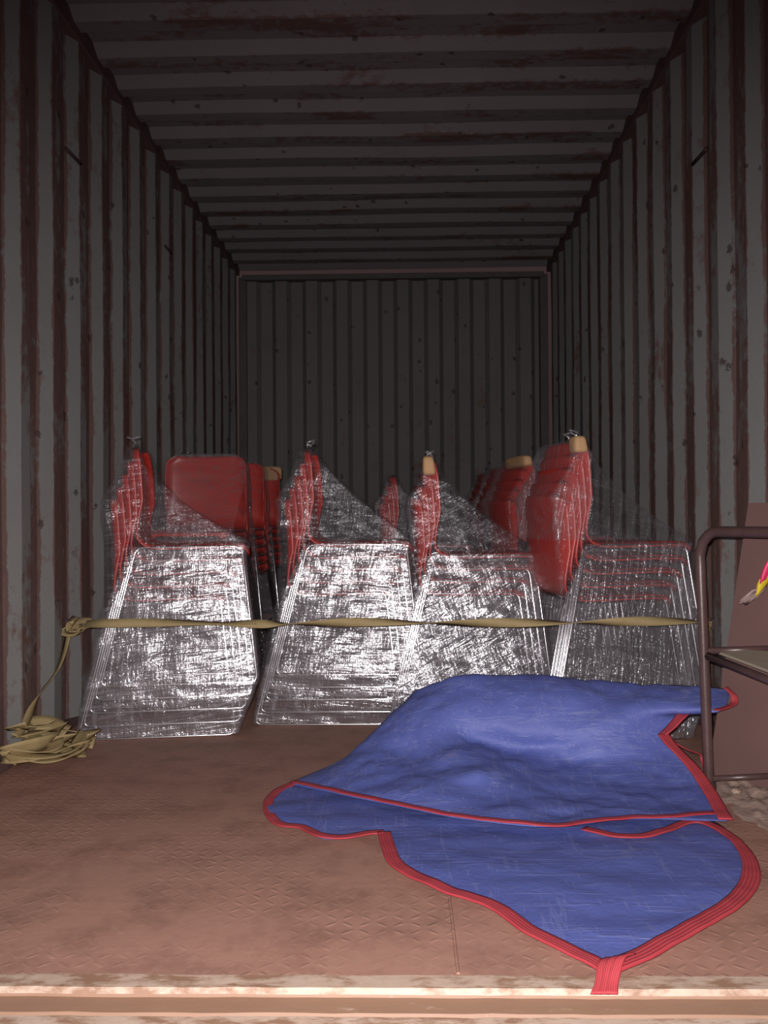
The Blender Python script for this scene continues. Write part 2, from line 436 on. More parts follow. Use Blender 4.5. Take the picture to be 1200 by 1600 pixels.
# rear sill
prof = [(1.592, 0.000), (1.588, 0.006), (1.545, 0.006), (1.538, -0.007), (1.492, -0.008), (1.486, -0.018), (1.470, -0.018), (1.466, 0.000), (1.36, 0.000), (1.355, -0.16), (1.592, -0.16)]
bm = bmesh.new(); nx = 60
rings = [[bm.verts.new((XL - 0.1 + (XR - XL + 0.2) * i / nx, y + 0.0025 * noise.noise(Vector((i * 0.5, y * 20, 0))), z + 0.0015 * noise.noise(Vector((i * 0.7, y * 9, 3))))) for y, z in prof] for i in range(nx + 1)]
for i in range(nx):
    for j in range(len(prof)):
        k2 = (j + 1) % len(prof)
        bm.faces.new((rings[i][j], rings[i][k2], rings[i + 1][k2], rings[i + 1][j]))
bm.faces.new(rings[0]); bm.faces.new(list(reversed(rings[-1])))
tag(link('trim_10', bm, M['sill']), kind='structure')

# ------------------------------------------------------------------ the stacking chair
TOPX, H, RS, FS, HWT, HWB, ROD = 0.38, 0.497, 0.12, 0.055, 0.195, 0.25, 0.0055
def shell_mesh():
    prof = [(0.408, 0.430), (0.402, 0.447), (0.385, 0.458), (0.33, 0.463), (0.22, 0.461), (0.12, 0.459), (0.06, 0.462), (0.022, 0.477), (0.000, 0.51), (-0.008, 0.57),
            (-0.012, 0.65), (-0.018, 0.74), (-0.026, 0.80), (-0.029, 0.818)]
    pts = crom([(x, 0, z + H - 0.450) for x, z in prof], 46); n = len(pts)
    L = [0]
    for a, b in zip(pts, pts[1:]): L.append(L[-1] + (b - a).length)
    tot = L[-1]; rows = []; nc = 15; rc = 0.055
    for i, p in enumerate(pts):
        hw = 0.20
        for e, r in ((L[i], 0.045), (tot - L[i], rc)):
            if e < r: hw = min(hw, 0.20 - r + math.sqrt(max(0, r * r - (r - e) ** 2)))
        row = []
        for j in range(nc):
            v = (j / (nc - 1)) * 2 - 1
            s = math.sin(v * math.pi / 2)                    # more columns near the edges
            back = max(0.0, min(1.0, (p.z - 0.05 - H) / 0.12))
            seat = 1 - back
            fl = max(0.0, (abs(s) - 0.86) / 0.14) ** 1.6      # rolled side edge
            x = p.x + back * (0.016 * s * s + 0.020 * fl)
            z = p.z - seat * (0.010 * (1 - s * s) * (1 if p.x < 0.37 else 0.3) + 0.016 * fl) + (1 - abs(2 * back - 1)) * 0.004 * fl
            row.append(Vector((x, hw * s, z)))
        rows.append(row)
    bm = bmesh.new(); thick_grid(bm, rows, 0.006); return bm
def side_frame(sgn):
    bm = bmesh.new()
    loop = [(0.0, sgn * HWT, H), (TOPX, sgn * HWT, H), (TOPX + FS, sgn * HWB, ROD), (-RS, sgn * HWB, ROD)]
    tube(bm, fillet(loop, 0.028, True, 5), ROD, 8, closed=True); return bm
def make_chair():
    root = empty('stacking_chair')
    link('seat_shell', shell_mesh(), M['red'], root, True)
    for s in (-1, 1): link('side_frame', side_frame(s), M['chrome'], root, True)
    for x in (0.06, 0.31):
        bm = bmesh.new(); tube(bm, [(x, -HWT, H - 0.004), (x, HWT, H - 0.004)], 0.0055, 8)
        link('crossbar', bm, M['chrome'], root, True)
    return root
proto = make_chair(); used = [False]
def copy_tree(o, parent=None):
    c = o.copy(); COL.objects.link(c)
    if parent: c.parent = parent
    for ch in list(o.children): copy_tree(ch, c)
    return c
DX, DZ = 0.020, 0.047
POSN = {1: ['lowest'], }
def ordinal(i, n):
    if i == n - 1: return 'topmost chair'
    if i == 0: return 'lowest chair'
    t = n - 1 - i
    return ['', 'second chair from the top', 'third chair from the top', 'fourth chair from the top', 'fifth chair from the top', 'sixth chair from the top'][t]
def stack(ox, oy, a, n, where, group, dx=DX, dz=DZ):
    for i in range(n):
        c = proto if not used[0] else copy_tree(proto)
        used[0] = True
        ca, sa = math.cos(a), math.sin(a)
        jit = random.uniform(-0.003, 0.003)
        c.location = (ox + i * dx * ca - jit * sa, oy + i * dx * sa + jit * ca, i * dz); c.rotation_euler = (0, 0, a)
        tag(c, '%s, red plastic, %s' % (ordinal(i, n), where), 'chair', group)

# ------------------------------------------------------------------ film around a stack
def lerp_tab(tab, z):
    if z <= tab[0][0]: return tab[0][1]
    for (a, b), (c, d) in zip(tab, tab[1:]):
        if z <= c: return b + (d - b) * (z - a) / (c - a)
    return tab[-1][1]
def wrap(ox, oy, a, n, m, label, sag=1.0, dx=DX, dz=DZ, seed=0, tuft=True, op=1.0, web=0.17, backl=0.22):
    sx, sz = (n - 1) * dx, (n - 1) * dz
    e = 0.010
    top = 0.827 + (H - 0.45) + sz
    rear = [(0.0, -RS - e), (0.28, -RS * 0.62 - e), (0.44, -0.045 - e), (0.48, -0.025 - e), (0.60, -0.02 - e), (0.86, -0.035 - e), (0.875, -0.035), (top - 0.10, sx - 0.052 - e), (top - 0.01, sx - 0.040), (top, sx - 0.030)]
    sh = sx + TOPX
    st = H + 0.018 + sz
    front = [(0.0, TOPX + FS + e), (sz + 0.02, sh + FS + e), (sz + 0.46, sh + 0.014), (st - 0.012, sh + 0.030), (st + 0.006, sh + 0.018)]
    xt = sx + 0.0
    for t in (0.06, 0.13, 0.22, 0.34, 0.48, 0.64, 0.80, 0.92, 1.0):   # stretched web from the seat lip up to the back
        f = (1 - t) ** (1.0 + 1.15 * sag)
        front.append((st + 0.006 + (top - st - 0.006) * t, xt + 0.034 - 0.018 * t + (sh + 0.018 - xt - 0.034) * f))
    half = [(0.0, HWB + 0.016), (sz, HWB + 0.016), (sz + 0.16, HWB - 0.009), (st - 0.03, HWT + 0.016), (st + 0.05, 0.207), (top - 0.05, 0.207), (top - 0.015, 0.18), (top, 0.15)]
    bm = bmesh.new(); lay = bm.verts.layers.float.new('layers')
    zs = []; z = 0.012
    while z < top: zs.append(z); z += 0.0085
    zs.append(top)
    NS, NF, NC = 60, 26, 4                      # columns on a side face, on an end face, on a corner
    rows = []
    for z in zs:
        x0, x1, hw = lerp_tab(rear, z), lerp_tab(front, z), lerp_tab(half, z)
        if x1 - x0 < 0.02: x1 = x0 + 0.02
        r = min(0.016, (x1 - x0) * 0.4)
        ring = []
        def arc(cx, cy, a0):
            for q in range(NC): 
                an = a0 + (q + 0.5) / NC * math.pi / 2
                ring.append((cx + r * math.cos(an), cy + r * math.sin(an)))
        for q in range(NS + 1): ring.append((x0 + r + (x1 - x0 - 2 * r) * q / NS, -hw))
        arc(x1 - r, -hw + r, -math.pi / 2)
        for q in range(NF + 1): ring.append((x1, -hw + r + (2 * hw - 2 * r) * q / NF))
        arc(x1 - r, hw - r, 0)
        for q in range(NS + 1): ring.append((x1 - r - (x1 - x0 - 2 * r) * q / NS, hw))
        arc(x0 + r, hw - r, math.pi / 2)
        for q in range(NF + 1): ring.append((x0, hw - r - (2 * hw - 2 * r) * q / NF))
        arc(x0 + r, -hw + r, math.pi)
        vs = []
        for (x, y) in ring:
            q = Vector((x * 3.2, y * 3 + seed * 7, z * 11))
            nz = noise.noise(q) * 0.006 + noise.noise(Vector((x * 14, y * 9 + seed * 3, z * 34))) * 0.0032
            cx = (x0 + x1) / 2; d = Vector((x - cx, y * 1.0, 0))
            if abs(abs(y) - hw) < 0.01: d = Vector((0, math.copysign(1, y), 0))
            elif d.length > 1e-6: d = Vector((math.copysign(1, x - cx), 0, 0))
            amp = 1.0 if z < st else 1.4
            v = bm.verts.new(Vector((x, y, z)) + d * (nz * amp + 0.001))
            leg = -RS * (H - z) / H if z < H else sx * (z - H) / max(sz, 0.01)
            l = 0.72 if (z < st - 0.015 and x > leg - 0.012) else (web if z > st - 0.015 else 0.20)
            if z > st and x < sx + 0.02: l = backl
            band = 0.5 + 0.5 * math.sin(z * 41 + x * 5 + seed)
            v[lay] = max(0.05, (l * (0.78 + 0.22 * band)) * op)
            vs.append(v)
        rows.append(vs)
    nr = len(rows[0])
    for i in range(len(rows) - 1):
        for j in range(nr):
            bm.faces.new((rows[i][j], rows[i][(j + 1) % nr], rows[i + 1][(j + 1) % nr], rows[i + 1][j]))
    cap = bm.verts.new(sum((v.co for v in rows[-1]), Vector()) / nr + Vector((0, 0, 0.006))); cap[lay] = 0.4
    for j in range(nr): bm.faces.new((rows[-1][j], rows[-1][(j + 1) % nr], cap))
    if tuft:                                    # gathered, twisted tails of film on top
        for q in range(3):
            b = cap.co + Vector((random.uniform(-0.01, 0.015), random.uniform(-0.14, -0.05), 0.0))
            pts = [b + Vector((random.uniform(-0.010, 0.010) * t, random.uniform(-0.01, 0.01), 0.009 * t)) for t in range(4)]
            nb = len(bm.verts); tube(bm, pts, 0.004, 5)
            bm.verts.ensure_lookup_table()
            for v in bm.verts[nb:]: v[lay] = 0.8
    o = link('stretch_wrap', bm, m, None, True)
    o.location = (ox, oy, 0); o.rotation_euler = (0, 0, a)
    return tag(o, label, 'plastic wrap', 'stretch film around the chair stacks')

FRONT = [  # ox, oy, angle, count, film, place words, group, sag, dx
    (-1.088, 3.544, R(9), 5, 0, 'front stack by the left wall', 'chairs in the leftmost front stack', 0.9, 0.020, 1.0),
    (-0.454, 3.774, R(0), 5, 1, 'front stack second from left', 'chairs in the second front stack', 0.25, 0.020, 1.0),
    (0.050, 3.740, R(1), 4, 2, 'front stack third from left', 'chairs in the third front stack', 0.5, 0.020, 1.0),
    (0.515, 3.440, R(12), 5, 3, 'front stack by the right wall', 'chairs in the rightmost front stack', 0.7, 0.020, 0.85),
]
for q, (ox, oy, a, n, f, where, g, sag, dx, op) in enumerate(FRONT):
    stack(ox, oy, a, n, where, g, dx)
    wl = ['clear stretch film wrapped round the front chair stack at the left wall',
          'clear stretch film round the second front chair stack, with a bright flash glare',
          'clear stretch film round the third front chair stack behind the blue tarp',
          'thin clear stretch film round the front chair stack nearest the right wall'][q]
    wrap(ox, oy, a, n, M['film'][f], wl, sag, dx, DZ, q, True, op, 0.14, 0.25 if q < 3 else 0.5)
# back row: two stacks with their backs to the door, three side-on
BACKROW = [
    (-0.982, 4.680, R(-90), 6, 0, 'rear left stack, wide backrest facing out', 'chairs in the rear left stack', 0.5, 1.2),
    (-0.982, 5.290, R(-90), 6, 1, 'stack behind the rear left stack', 'chairs in the stack behind the rear left stack', 0.5, 0.45),
    (-0.982, 5.900, R(-90), 6, 1, 'farthest stack at left', 'chairs in the farthest left stack', 0.5, 0.45),
    (-0.120, 5.000, R(2), 4, 3, 'dark rear middle stack', 'chairs in the dark rear middle stack', 0.5, 0.6),
    (0.460, 4.400, R(12), 5, 2, 'rear stack with tan cap', 'chairs in the rear right stack', 0.5, 0.5),
    (0.450, 5.130, R(10), 5, 3, 'dark stack behind tan-capped stack', 'chairs in the second rear stack at the right', 0.5, 0.6),
    (0.430, 5.800, R(8), 5, 3, 'farthest dark right stack', 'chairs in the farthest right stack', 0.5, 0.6),
]
for q, (ox, oy, a, n, f, where, g, sag, op) in enumerate(BACKROW):
    stack(ox, oy, a, n, where, g, 0.020)
    wl = ['clear stretch film over the rear left stack with wide red backrest',
          'clear stretch film on the stack directly behind the wide red backrest',
          'clear stretch film on the farthest stack at the left',
          'dull stretch film round the dark rear middle chair stack',
          'clear stretch film round the rear chair stack with tan cap on top',
          'dull stretch film round the dark stack behind the tan-capped rear stack',
          'dull stretch film round the farthest rear chair stack at the right'][q]
    wrap(ox, oy, a, n, M['film'][f], wl, sag, 0.020, DZ, 11 + q, q == 0, op, 0.4, 0.5)

# tan cardboard caps slipped over the near top corner of some backrests
def cap_piece(ox, oy, a, n, dx, w_, h_, side, label):
    bm = bmesh.new()
    bmesh.ops.create_cube(bm, size=1.0)
    bmesh.ops.subdivide_edges(bm, edges=bm.edges[:], cuts=5, use_grid_fill=True)
    for v in bm.verts:
        c_ = v.co * 2; L8 = (abs(c_.x) ** 5 + abs(c_.y) ** 5 + abs(c_.z) ** 5) ** 0.2
        x, y, z = c_ / max(L8, 1e-6) * 0.5
        t = z + 0.5
        v.co = Vector((-0.016 + x * 0.052 * (1.05 - 0.25 * t) - 0.006 * t, side * (0.214 - w_ * (0.5 - y * -side * -1)) if False else side * (0.214 - w_ * (y + 0.5)), 0.835 + (H - 0.45) - h_ * (1 - t)))
    bmesh.ops.recalc_face_normals(bm, faces=bm.faces[:])
    for v in bm.verts: v.co += Vector(((n - 1) * dx, 0, (n - 1) * DZ))
    o = link('cardboard_cap', bm, M['tan'], None, True); o.location = (ox, oy, 0); o.rotation_euler = (0, 0, a)
    return tag(o, label, 'cardboard cap', 'tan caps on the backrest tops')
cap_piece(0.050, 3.740, R(1), 4, 0.020, 0.10, 0.075, -1, 'tan cardboard cap on the top corner of the third front stack backrest')
cap_piece(0.515, 3.440, R(12), 5, 0.020, 0.07, 0.060, -1, 'tan cardboard cap on the top corner of the rightmost front stack backrest')
cap_piece(0.460, 4.400, R(12), 5, 0.020, 0.30, 0.055, -1, 'tan cardboard cap on the rear backrest beside the rightmost front stack')
cap_piece(-0.982, 5.900, R(-90), 6, 0.020, 0.14, 0.09, 1, 'small tan cap on the farthest backrest at the rear left')

# ------------------------------------------------------------------ lashing strap
Zs = lambda px, py, Y: P(px, py, Y)
SP = [(118, 976, 3.44), (160, 974, 3.235), (270, 973, 3.245), (430, 975, 3.25), (560, 972, 3.24), (660, 973, 3.22), (780, 973, 3.19), (890, 973, 3.15), (985, 971, 3.13), (1080, 971, 3.18), (1104, 973, 3.32)]
path = [P(*s) for s in SP]
NTW = 260
pts = crom(path, NTW)
def proj_x(p):
    c = CM.inverted() @ p; return 600 + FPX * c.x / -c.z
# twist angle: band edge-on at the narrow places seen in the photograph
TW = [(118, 60), (155, 25), (215, 12), (290, 60), (345, 80), (410, 20), (445, 88), (545, 172), (660, 270), (775, 352), (890, 450), (985, 532), (1090, 620), (1110, 640)]
rows = []
for i, p in enumerate(pts):
    a = R(lerp_tab(TW, proj_x(p)))
    a = a if True else 0
    d = Vector((0, math.sin(a), math.cos(a))) * 0.031
    rows.append([p - d * 0.5, p, p + d * 0.5])
strap = empty('lashing_strap', pts[0])
def child(name, bm, m, parent, smooth=True):
    for v in bm.verts: v.co -= parent.location
    return link(name, bm, m, parent, smooth)
bm = bmesh.new(); thick_grid(bm, rows, 0.0022, uv=True); child('webbing_band', bm, M['web'], strap)
# printed row of small dark marks on the band near the left
bm = bmesh.new()
for k in range(13):
    x = 346 + k * 4.4
    if k == 6: continue
    c = P(x, 975.6, 3.236)
    tube(bm, [c, c + Vector((0.001, 0, 0.006))], 0.0006, 4)
    tube(bm, [c, c + Vector((0.004, 0, 0.0))], 0.0006, 4)
child('printed_marks', bm, M['steel'], strap, False)
# left knot
K = P(110, 980, 3.40); K.x = max(K.x, XL + 0.03)
bm = bmesh.new()
for j in range(4):
    c = K + Vector((random.uniform(-0.006, 0.012), random.uniform(-0.02, 0.01), random.uniform(-0.012, 0.008)))
    loop = []
    for q in range(9):
        t = q / 8 * 2 * math.pi * 0.93
        loop.append(c + 1.3 * Vector((0.026 * math.cos(t) * (1 if j % 2 else 0.45), -0.012 * math.sin(t + j), 0.022 * math.sin(t) * (0.5 if j % 2 else 1))))
    ribbon(bm, loop, 0.026, lambda t, p, i, j=j: (0.5 if j % 2 else 1, 1, 0.4), 0.003, 30)
ribbon(bm, [K + Vector((0, -0.02, 0.0)), P(122, 971, 3.36), P(139, 970, 3.33), P(143, 975, 3.32), P(128, 979, 3.34)], 0.024, lambda t, p, i: (0, 0.6, 1), 0.003, 30)
child('knot', bm, M['web'], strap)
# tail hanging from the knot to the heap
def XW(px, py, Y): 
    p = P(px, py, Y); p.x = max(p.x, XL + 0.012); return p
bm = bmesh.new()
tail = [XW(99, 985, 3.40), XW(96, 1015, 3.36), XW(89, 1042, 3.30), XW(76, 1058, 3.24), XW(58, 1078, 3.15), XW(50, 1100, 3.08), XW(44, 1120, 3.02), XW(36, 1138, 2.96), XW(24, 1150, 2.90)]
ribbon(bm, tail, lambda t: 0.020 + 0.024 * abs(math.sin(t * 6.5 + 0.3)), lambda t, p, i: (math.cos(t * 2.2), -0.6, 0.45 + 0.3 * math.sin(t * 9)), 0.0025, 60)
child('tail', bm, M['web'], strap)
# heap of loose webbing on the floor
bm = bmesh.new()
HC = F(56, 1192, 0.0)
def heap_loop(cx, cy, rx, ry, ang, a0, a1, z0, z1, tilt, wd=0.052, wob=0.0):
    rx *= 1.5; ry *= 1.35; tilt *= 0.75; z0 *= 1.35; z1 *= 1.35
    L_ = []
    for q in range(14):
        t = q / 13; th = a0 + (a1 - a0) * t
        x = rx * math.cos(th); y = ry * math.sin(th)
        L_.append(Vector((max(XL + 0.012, HC.x + cx + x * math.cos(ang) - y * math.sin(ang)), HC.y + cy + x * math.sin(ang) + y * math.cos(ang), z0 + (z1 - z0) * t + wob * math.sin(th * 2 + cx * 40))))
    def wdir(t, p, i):
        tg = (p[min(i + 1, len(p) - 1)] - p[max(i - 1, 0)]).normalized()
        s = tg.cross(Vector((0, 0, 1))).normalized()
        tt = tilt + 0.5 * math.sin(t * 7 + cx * 30)
        return s * math.cos(tt) + Vector((0, 0, 1)) * math.sin(tt)
    ribbon(bm, L_, wd, wdir, 0.0025, 44, 4)
TAU = 2 * math.pi
specs = [(-0.02, 0.00, 0.10, 0.085, 0.2, 0, 5.2, 0.012, 0.03, 0.2), (0.03, -0.02, 0.075, 0.09, 0.8, 1, 6.3, 0.03, 0.05, 0.5), (-0.04, -0.04, 0.09, 0.06, -0.4, 2, 7, 0.02, 0.06, 0.7),
         (0.05, 0.05, 0.08, 0.05, 0.1, -0.6, 3.6, 0.05, 0.075, 0.35), (0.0, 0.06, 0.07, 0.05, 1.1, 0, 5, 0.05, 0.08, 0.6), (-0.03, 0.02, 0.05, 0.04, 0.5, 1, 6, 0.06, 0.095, 0.8),
         (0.02, -0.06, 0.10, 0.035, 0.15, 2.6, 6.6, 0.022, 0.035, 0.5), (-0.05, -0.03, 0.075, 0.085, 0.3, 3, 8.2, 0.045, 0.075, 0.9), (0.08, 0.00, 0.055, 0.03, -0.1, 3.4, 7.2, 0.03, 0.05, 0.2),
         (0.0, -0.01, 0.06, 0.06, 0.9, 0, 4, 0.075, 0.10, 0.5), (0.08, 0.10, 0.07, 0.05, 0.7, 0.5, 4.6, 0.02, 0.06, 0.5), (-0.09, -0.01, 0.05, 0.1, 0.1, 1.5, 6.5, 0.03, 0.05, 0.4)]
for s in specs: heap_loop(*s, wob=0.006)
child('loose_coil', bm, M['web'], strap)
# right end knot and tail, behind the tube frame
bm = bmesh.new(); K2 = P(1107, 976, 3.31); K2.x = min(K2.x, XR - 0.035)
for j in range(4):
    c = K2 + Vector((random.uniform(-0.008, 0.008), random.uniform(-0.01, 0.01), random.uniform(-0.010, 0.012)))
    loop = [c + Vector((0.016 * math.cos(q / 8 * TAU * 0.9 + j), -0.014 * math.sin(q / 8 * TAU + j), 0.020 * math.sin(q / 8 * TAU * 0.9 + j))) for q in range(9)]
    ribbon(bm, loop, 0.016, lambda t, p, i, j=j: (0.4, 1, 0.3 * j), 0.003, 26)
ribbon(bm, [K2, K2 + Vector((0.002, -0.01, -0.04)), K2 + Vector((0.0, -0.012, -0.10))], 0.022, lambda t, p, i: (1, 0.3, 0), 0.003, 14)
child('knot', bm, M['web'], strap)
tag(strap, 'olive yellow webbing strap twisted across the front stacks, loose end heaped at left', 'strap')
def lashing_ring(x, y, z, sx, label):
    bm = bmesh.new(); c = Vector((x, y, z))
    tube(bm, [c + Vector((sx * (0.012 + 0.02 * (1 + math.cos(t)) * 0.5), 0.0, 0.028 * math.sin(t))) for t in [q / 14 * TAU for q in range(14)]], 0.005, 6, closed=True)
    box(bm, min(x - sx * 0.004, x + sx * 0.018), max(x - sx * 0.004, x + sx * 0.018), y - 0.012, y + 0.012, z - 0.018, z + 0.018)
    tag(link('lashing_ring', bm, M['steel'], None, False), label, 'ring', 'lashing rings')
lashing_ring(XL, 3.42, P(105, 975, 3.42).z, 1, 'small dark steel lashing ring on the left wall at the strap knot')
lashing_ring(XR, 3.34, P(1110, 975, 3.34).z, -1, 'small dark steel lashing ring on the right wall behind the tube frame')
# small dark bars hanging off the walls up high
def wall_bar(p0, p1, label):
    bm = bmesh.new(); d = (p1 - p0)
    tube(bm, fillet([p0, p0.lerp(p1, 0.75), p1 + Vector((0, 0.0, 0))], 0.01), 0.007, 6)
    tag(link('wall_hook', bm, M['steel'], None, True), label, 'hook', 'dark hooks high on the side walls')
def onwall(px, py, X):
    d = ray(px, py); return Vector((0, 0, CAMZ)) + d * (X / d.x)
wall_bar(onwall(103, 232, XL + 0.006), onwall(126, 256, XL + 0.006), 'short dark slanting bar high on the left wall near the front')
wall_bar(onwall(258, 384, XL + 0.006), onwall(268, 396, XL + 0.006), 'small dark bar high on the left wall, farther in')
wall_bar(onwall(1082, 257, XR - 0.006), onwall(1104, 232, XR - 0.006), 'short dark slanting bar high on the right wall')

# ------------------------------------------------------------------ blue tarp
tarp = empty('tarpaulin', F(820, 1330, 0.0))
def grid_loft(rowpts, ncol, nsub):
    rs = [crom(r, ncol) for r in rowpts]
    out = [[None] * ncol for _ in range(nsub)]
    for j in range(ncol):
        c = crom([r[j] for r in rs], nsub)
        for i in range(nsub): out[i][j] = c[i]
    return out
Brows = [
    [(455, 1225, .014), (540, 1243, .030), (633, 1262, .035), (722, 1279, .035), (858, 1292, .036), (981, 1280, .032), (1137, 1283, .014)],
    [(470, 1216, .02), (560, 1215, .055), (650, 1225, .068), (740, 1240, .055), (850, 1245, .045), (980, 1235, .040), (1108, 1236, .036)],
    [(500, 1203, .03), (580, 1182, .09), (650, 1190, .085), (745, 1205, .095), (850, 1196, .070), (960, 1195, .075), (1072, 1188, .086)],
    [(530, 1190, .05), (600, 1150, .13), (680, 1152, .14), (770, 1168, .105), (860, 1172, .10), (940, 1166, .12), (1034, 1150, .140)],
    [(570, 1160, .08), (620, 1115, .18), (700, 1104, .215), (780, 1130, .175), (860, 1143, .155), (960, 1130, .18), (1066, 1120, .190)],
    [(600, 1130, .11), (645, 1090, .22), (710, 1072, .265), (790, 1078, .26), (880, 1085, .25), (980, 1094, .235), (1128, 1110, .225)],
    [(605, 1124, .11), (650, 1083, .225), (705, 1060, .28), (785, 1057, .285), (880, 1060, .28), (980, 1070, .265), (1140, 1078, .262)],
]
BW = [[F(*p) for p in r] for r in Brows]
r6 = BW[-1]
def backoff(dy, zf, k_):
    out = []
    for p in r6:
        wr_ = min(1.0, max(0.0, (p.x - 0.50) / 0.25))
        zd = max(0.012, p.z * zf); zk = p.z - 0.006 * k_
        out.append(Vector((p.x - 0.004 * k_ * wr_, p.y + dy * (1 - wr_) - 0.010 * k_ * wr_, zd * (1 - wr_) + zk * wr_)))
    return out
BW.append(backoff(0.05, 0.80, 1)); BW.append(backoff(0.11, 0.35, 2)); BW.append(backoff(0.16, 0.0, 3))
NBc, NBr = 120, 90
Bg = grid_loft(BW, NBc, NBr)
for i in range(NBr):
    for j in range(NBc):
        p = Bg[i][j]; t = i / (NBr - 1)
        edge = min(1.0, j / 6, (NBc - 1 - j) / 6) * min(1.0, i / 6)
        a = 0.010 * noise.noise(Vector((p.x * 7 + p.y * 5, p.y * 9 - p.x * 3, p.z * 6))) + 0.012 * abs(noise.noise(Vector((p.x * 5 - p.y * 6, p.x * 2 + p.y * 3, 4.0)))) + 0.004 * noise.noise(p * 24)
        p.z = max(0.010, p.z + a * edge)
def A_(px, py, z): return F(px, py, z)
Abot = [(414, 1262), (424, 1284), (466, 1292), (500, 1309), (540, 1310), (600, 1301), (611, 1338), (634, 1362), (700, 1393), (770, 1415), (830, 1457), (900, 1489), (962, 1512), (1030, 1478), (1100, 1435), (1160, 1402)]
Atop = [(420, 1246), (440, 1232), (462, 1223), (540, 1238), (633, 1257), (722, 1272), (858, 1284), (981, 1274), (1070, 1276), (1105, 1280), (1135, 1296), (1166, 1332), (1180, 1362)]
Ag = grid_loft([[F(x, y, 0.007) for x, y in Abot], [F(x, y, 0.007) for x, y in Atop]], 150, 2)
NAr = 50; AA = []
for i in range(NAr):
    t = i / (NAr - 1)
    row = []
    for j in range(150):
        p = Ag[0][j].lerp(Ag[1][j], t)
        e = min(1.0, min(t, 1 - t) * 8)
        p.z = 0.007 + e * (0.005 * (1 + noise.noise(Vector((p.x * 4, p.y * 9, 1)))) + 0.003 * noise.noise(p * 14))
        if p.y < 1.60: p.z = max(p.z, 0.011)
        row.append(p)
    AA.append(row)
bm = bmesh.new(); thick_grid(bm, Bg, 0.002); thick_grid(bm, AA, 0.002)
bmesh.ops.recalc_face_normals(bm, faces=bm.faces[:])
child('sheet', bm, M['tarp'], tarp, True)
# red hems
bm = bmesh.new()
def side_dir(sgn):
    def f(t, p, i):
        tg = (p[min(i + 1, len(p) - 1)] - p[max(i - 1, 0)]).normalized()
        return tg.cross(Vector((0, 0, 1))).normalized() * sgn
    return f
def hem(path, wd=0.034, n=80, lift=0.004, wob=0.002):
    P2 = crom(path, n)
    for q in P2: q.z += lift + wob * noise.noise(q * 20)
    ribbon(bm, P2, wd, side_dir(1), 0.003, n, 6)
# outer edge of the sheet on the floor
hem([F(*q, 0.012) for q in [(462, 1224), (438, 1234), (421, 1250), (420, 1270), (438, 1288), (472, 1293), (500, 1306), (538, 1309), (575, 1302), (600, 1301)]], 0.026, 70, 0.002)
hem([F(*q, 0.012) for q in [(600, 1301), (607, 1325), (616, 1346), (640, 1364), (700, 1391), (735, 1402), (770, 1415), (800, 1434), (830, 1455), (880, 1480), (925, 1503), (950, 1517)]], 0.034, 110, 0.002)
hem([F(*q, 0.012) for q in [(948, 1517), (1000, 1495), (1050, 1468), (1100, 1440), (1140, 1417), (1164, 1393), (1174, 1368), (1168, 1340), (1148, 1314), (1122, 1296), (1096, 1286), (1070, 1287), (1040, 1299), (1010, 1307), (975, 1309), (940, 1303), (912, 1296)]], lambda t: 0.040 if t < 0.45 else (0.040 - (t - 0.45) * 0.09 if t < 0.6 else 0.0265), 150, 0.004)
# front edge of the raised layer
hem([F(x, y, z) for x, y, z in [(458, 1223, .018), (540, 1240, .034), (633, 1260, .040), (722, 1277, .040), (858, 1291, .040), (906, 1287, .038), (981, 1279, .036), (1040, 1277, .03), (1120, 1271, .02)]], 0.022, 110, 0.004)
# right edge of the raised layer
hem([F(x, y, z) for x, y, z in [(1134, 1284, .022), (1112, 1245, .040), (1084, 1203, .078), (1050, 1168, .122), (1036, 1150, .145)]], 0.036, 50, 0.006)
hem([F(x, y, z) for x, y, z in [(1036, 1151, .146), (1050, 1138, .168), (1064, 1122, .194), (1070, 1116, .20)]], 0.034, 30, 0.006)
hem([F(x, y, z) for x, y, z in [(1044, 1156, .130), (1070, 1172, .10), (1096, 1184, .075), (1104, 1202, .05)]], 0.022, 30, 0.006)
hem([P(1134, 1076, 2.76), P(1146, 1088, 2.74), P(1147, 1101, 2.72), P(1132, 1109, 2.69), P(1118, 1112, 2.67)], 0.020, 30, 0.004)
# gathered end of the hem hanging over the sill
T0 = F(955, 1512, 0.014)
for k in range(3):
    o_ = (k - 1) * 0.014
    ribbon(bm, [T0 + Vector((o_ * 1.2 + 0.02, 0.02, 0.008 + 0.003 * k)), T0 + Vector((o_, -0.005, 0.012 + 0.003 * k)), F(948 + o_ * 700, 1535, 0.012), F(944 + o_ * 900, 1553, 0.004)], 0.020, lambda t, p, i: (1, 0.15, 0.15 * math.sin(t * 4)), 0.003, 20, 5)
child('hem', bm, M['hem'], tarp, True)
tag(tarp, 'crumpled blue tarpaulin with red hems spread on the floor by the sill', 'tarp')

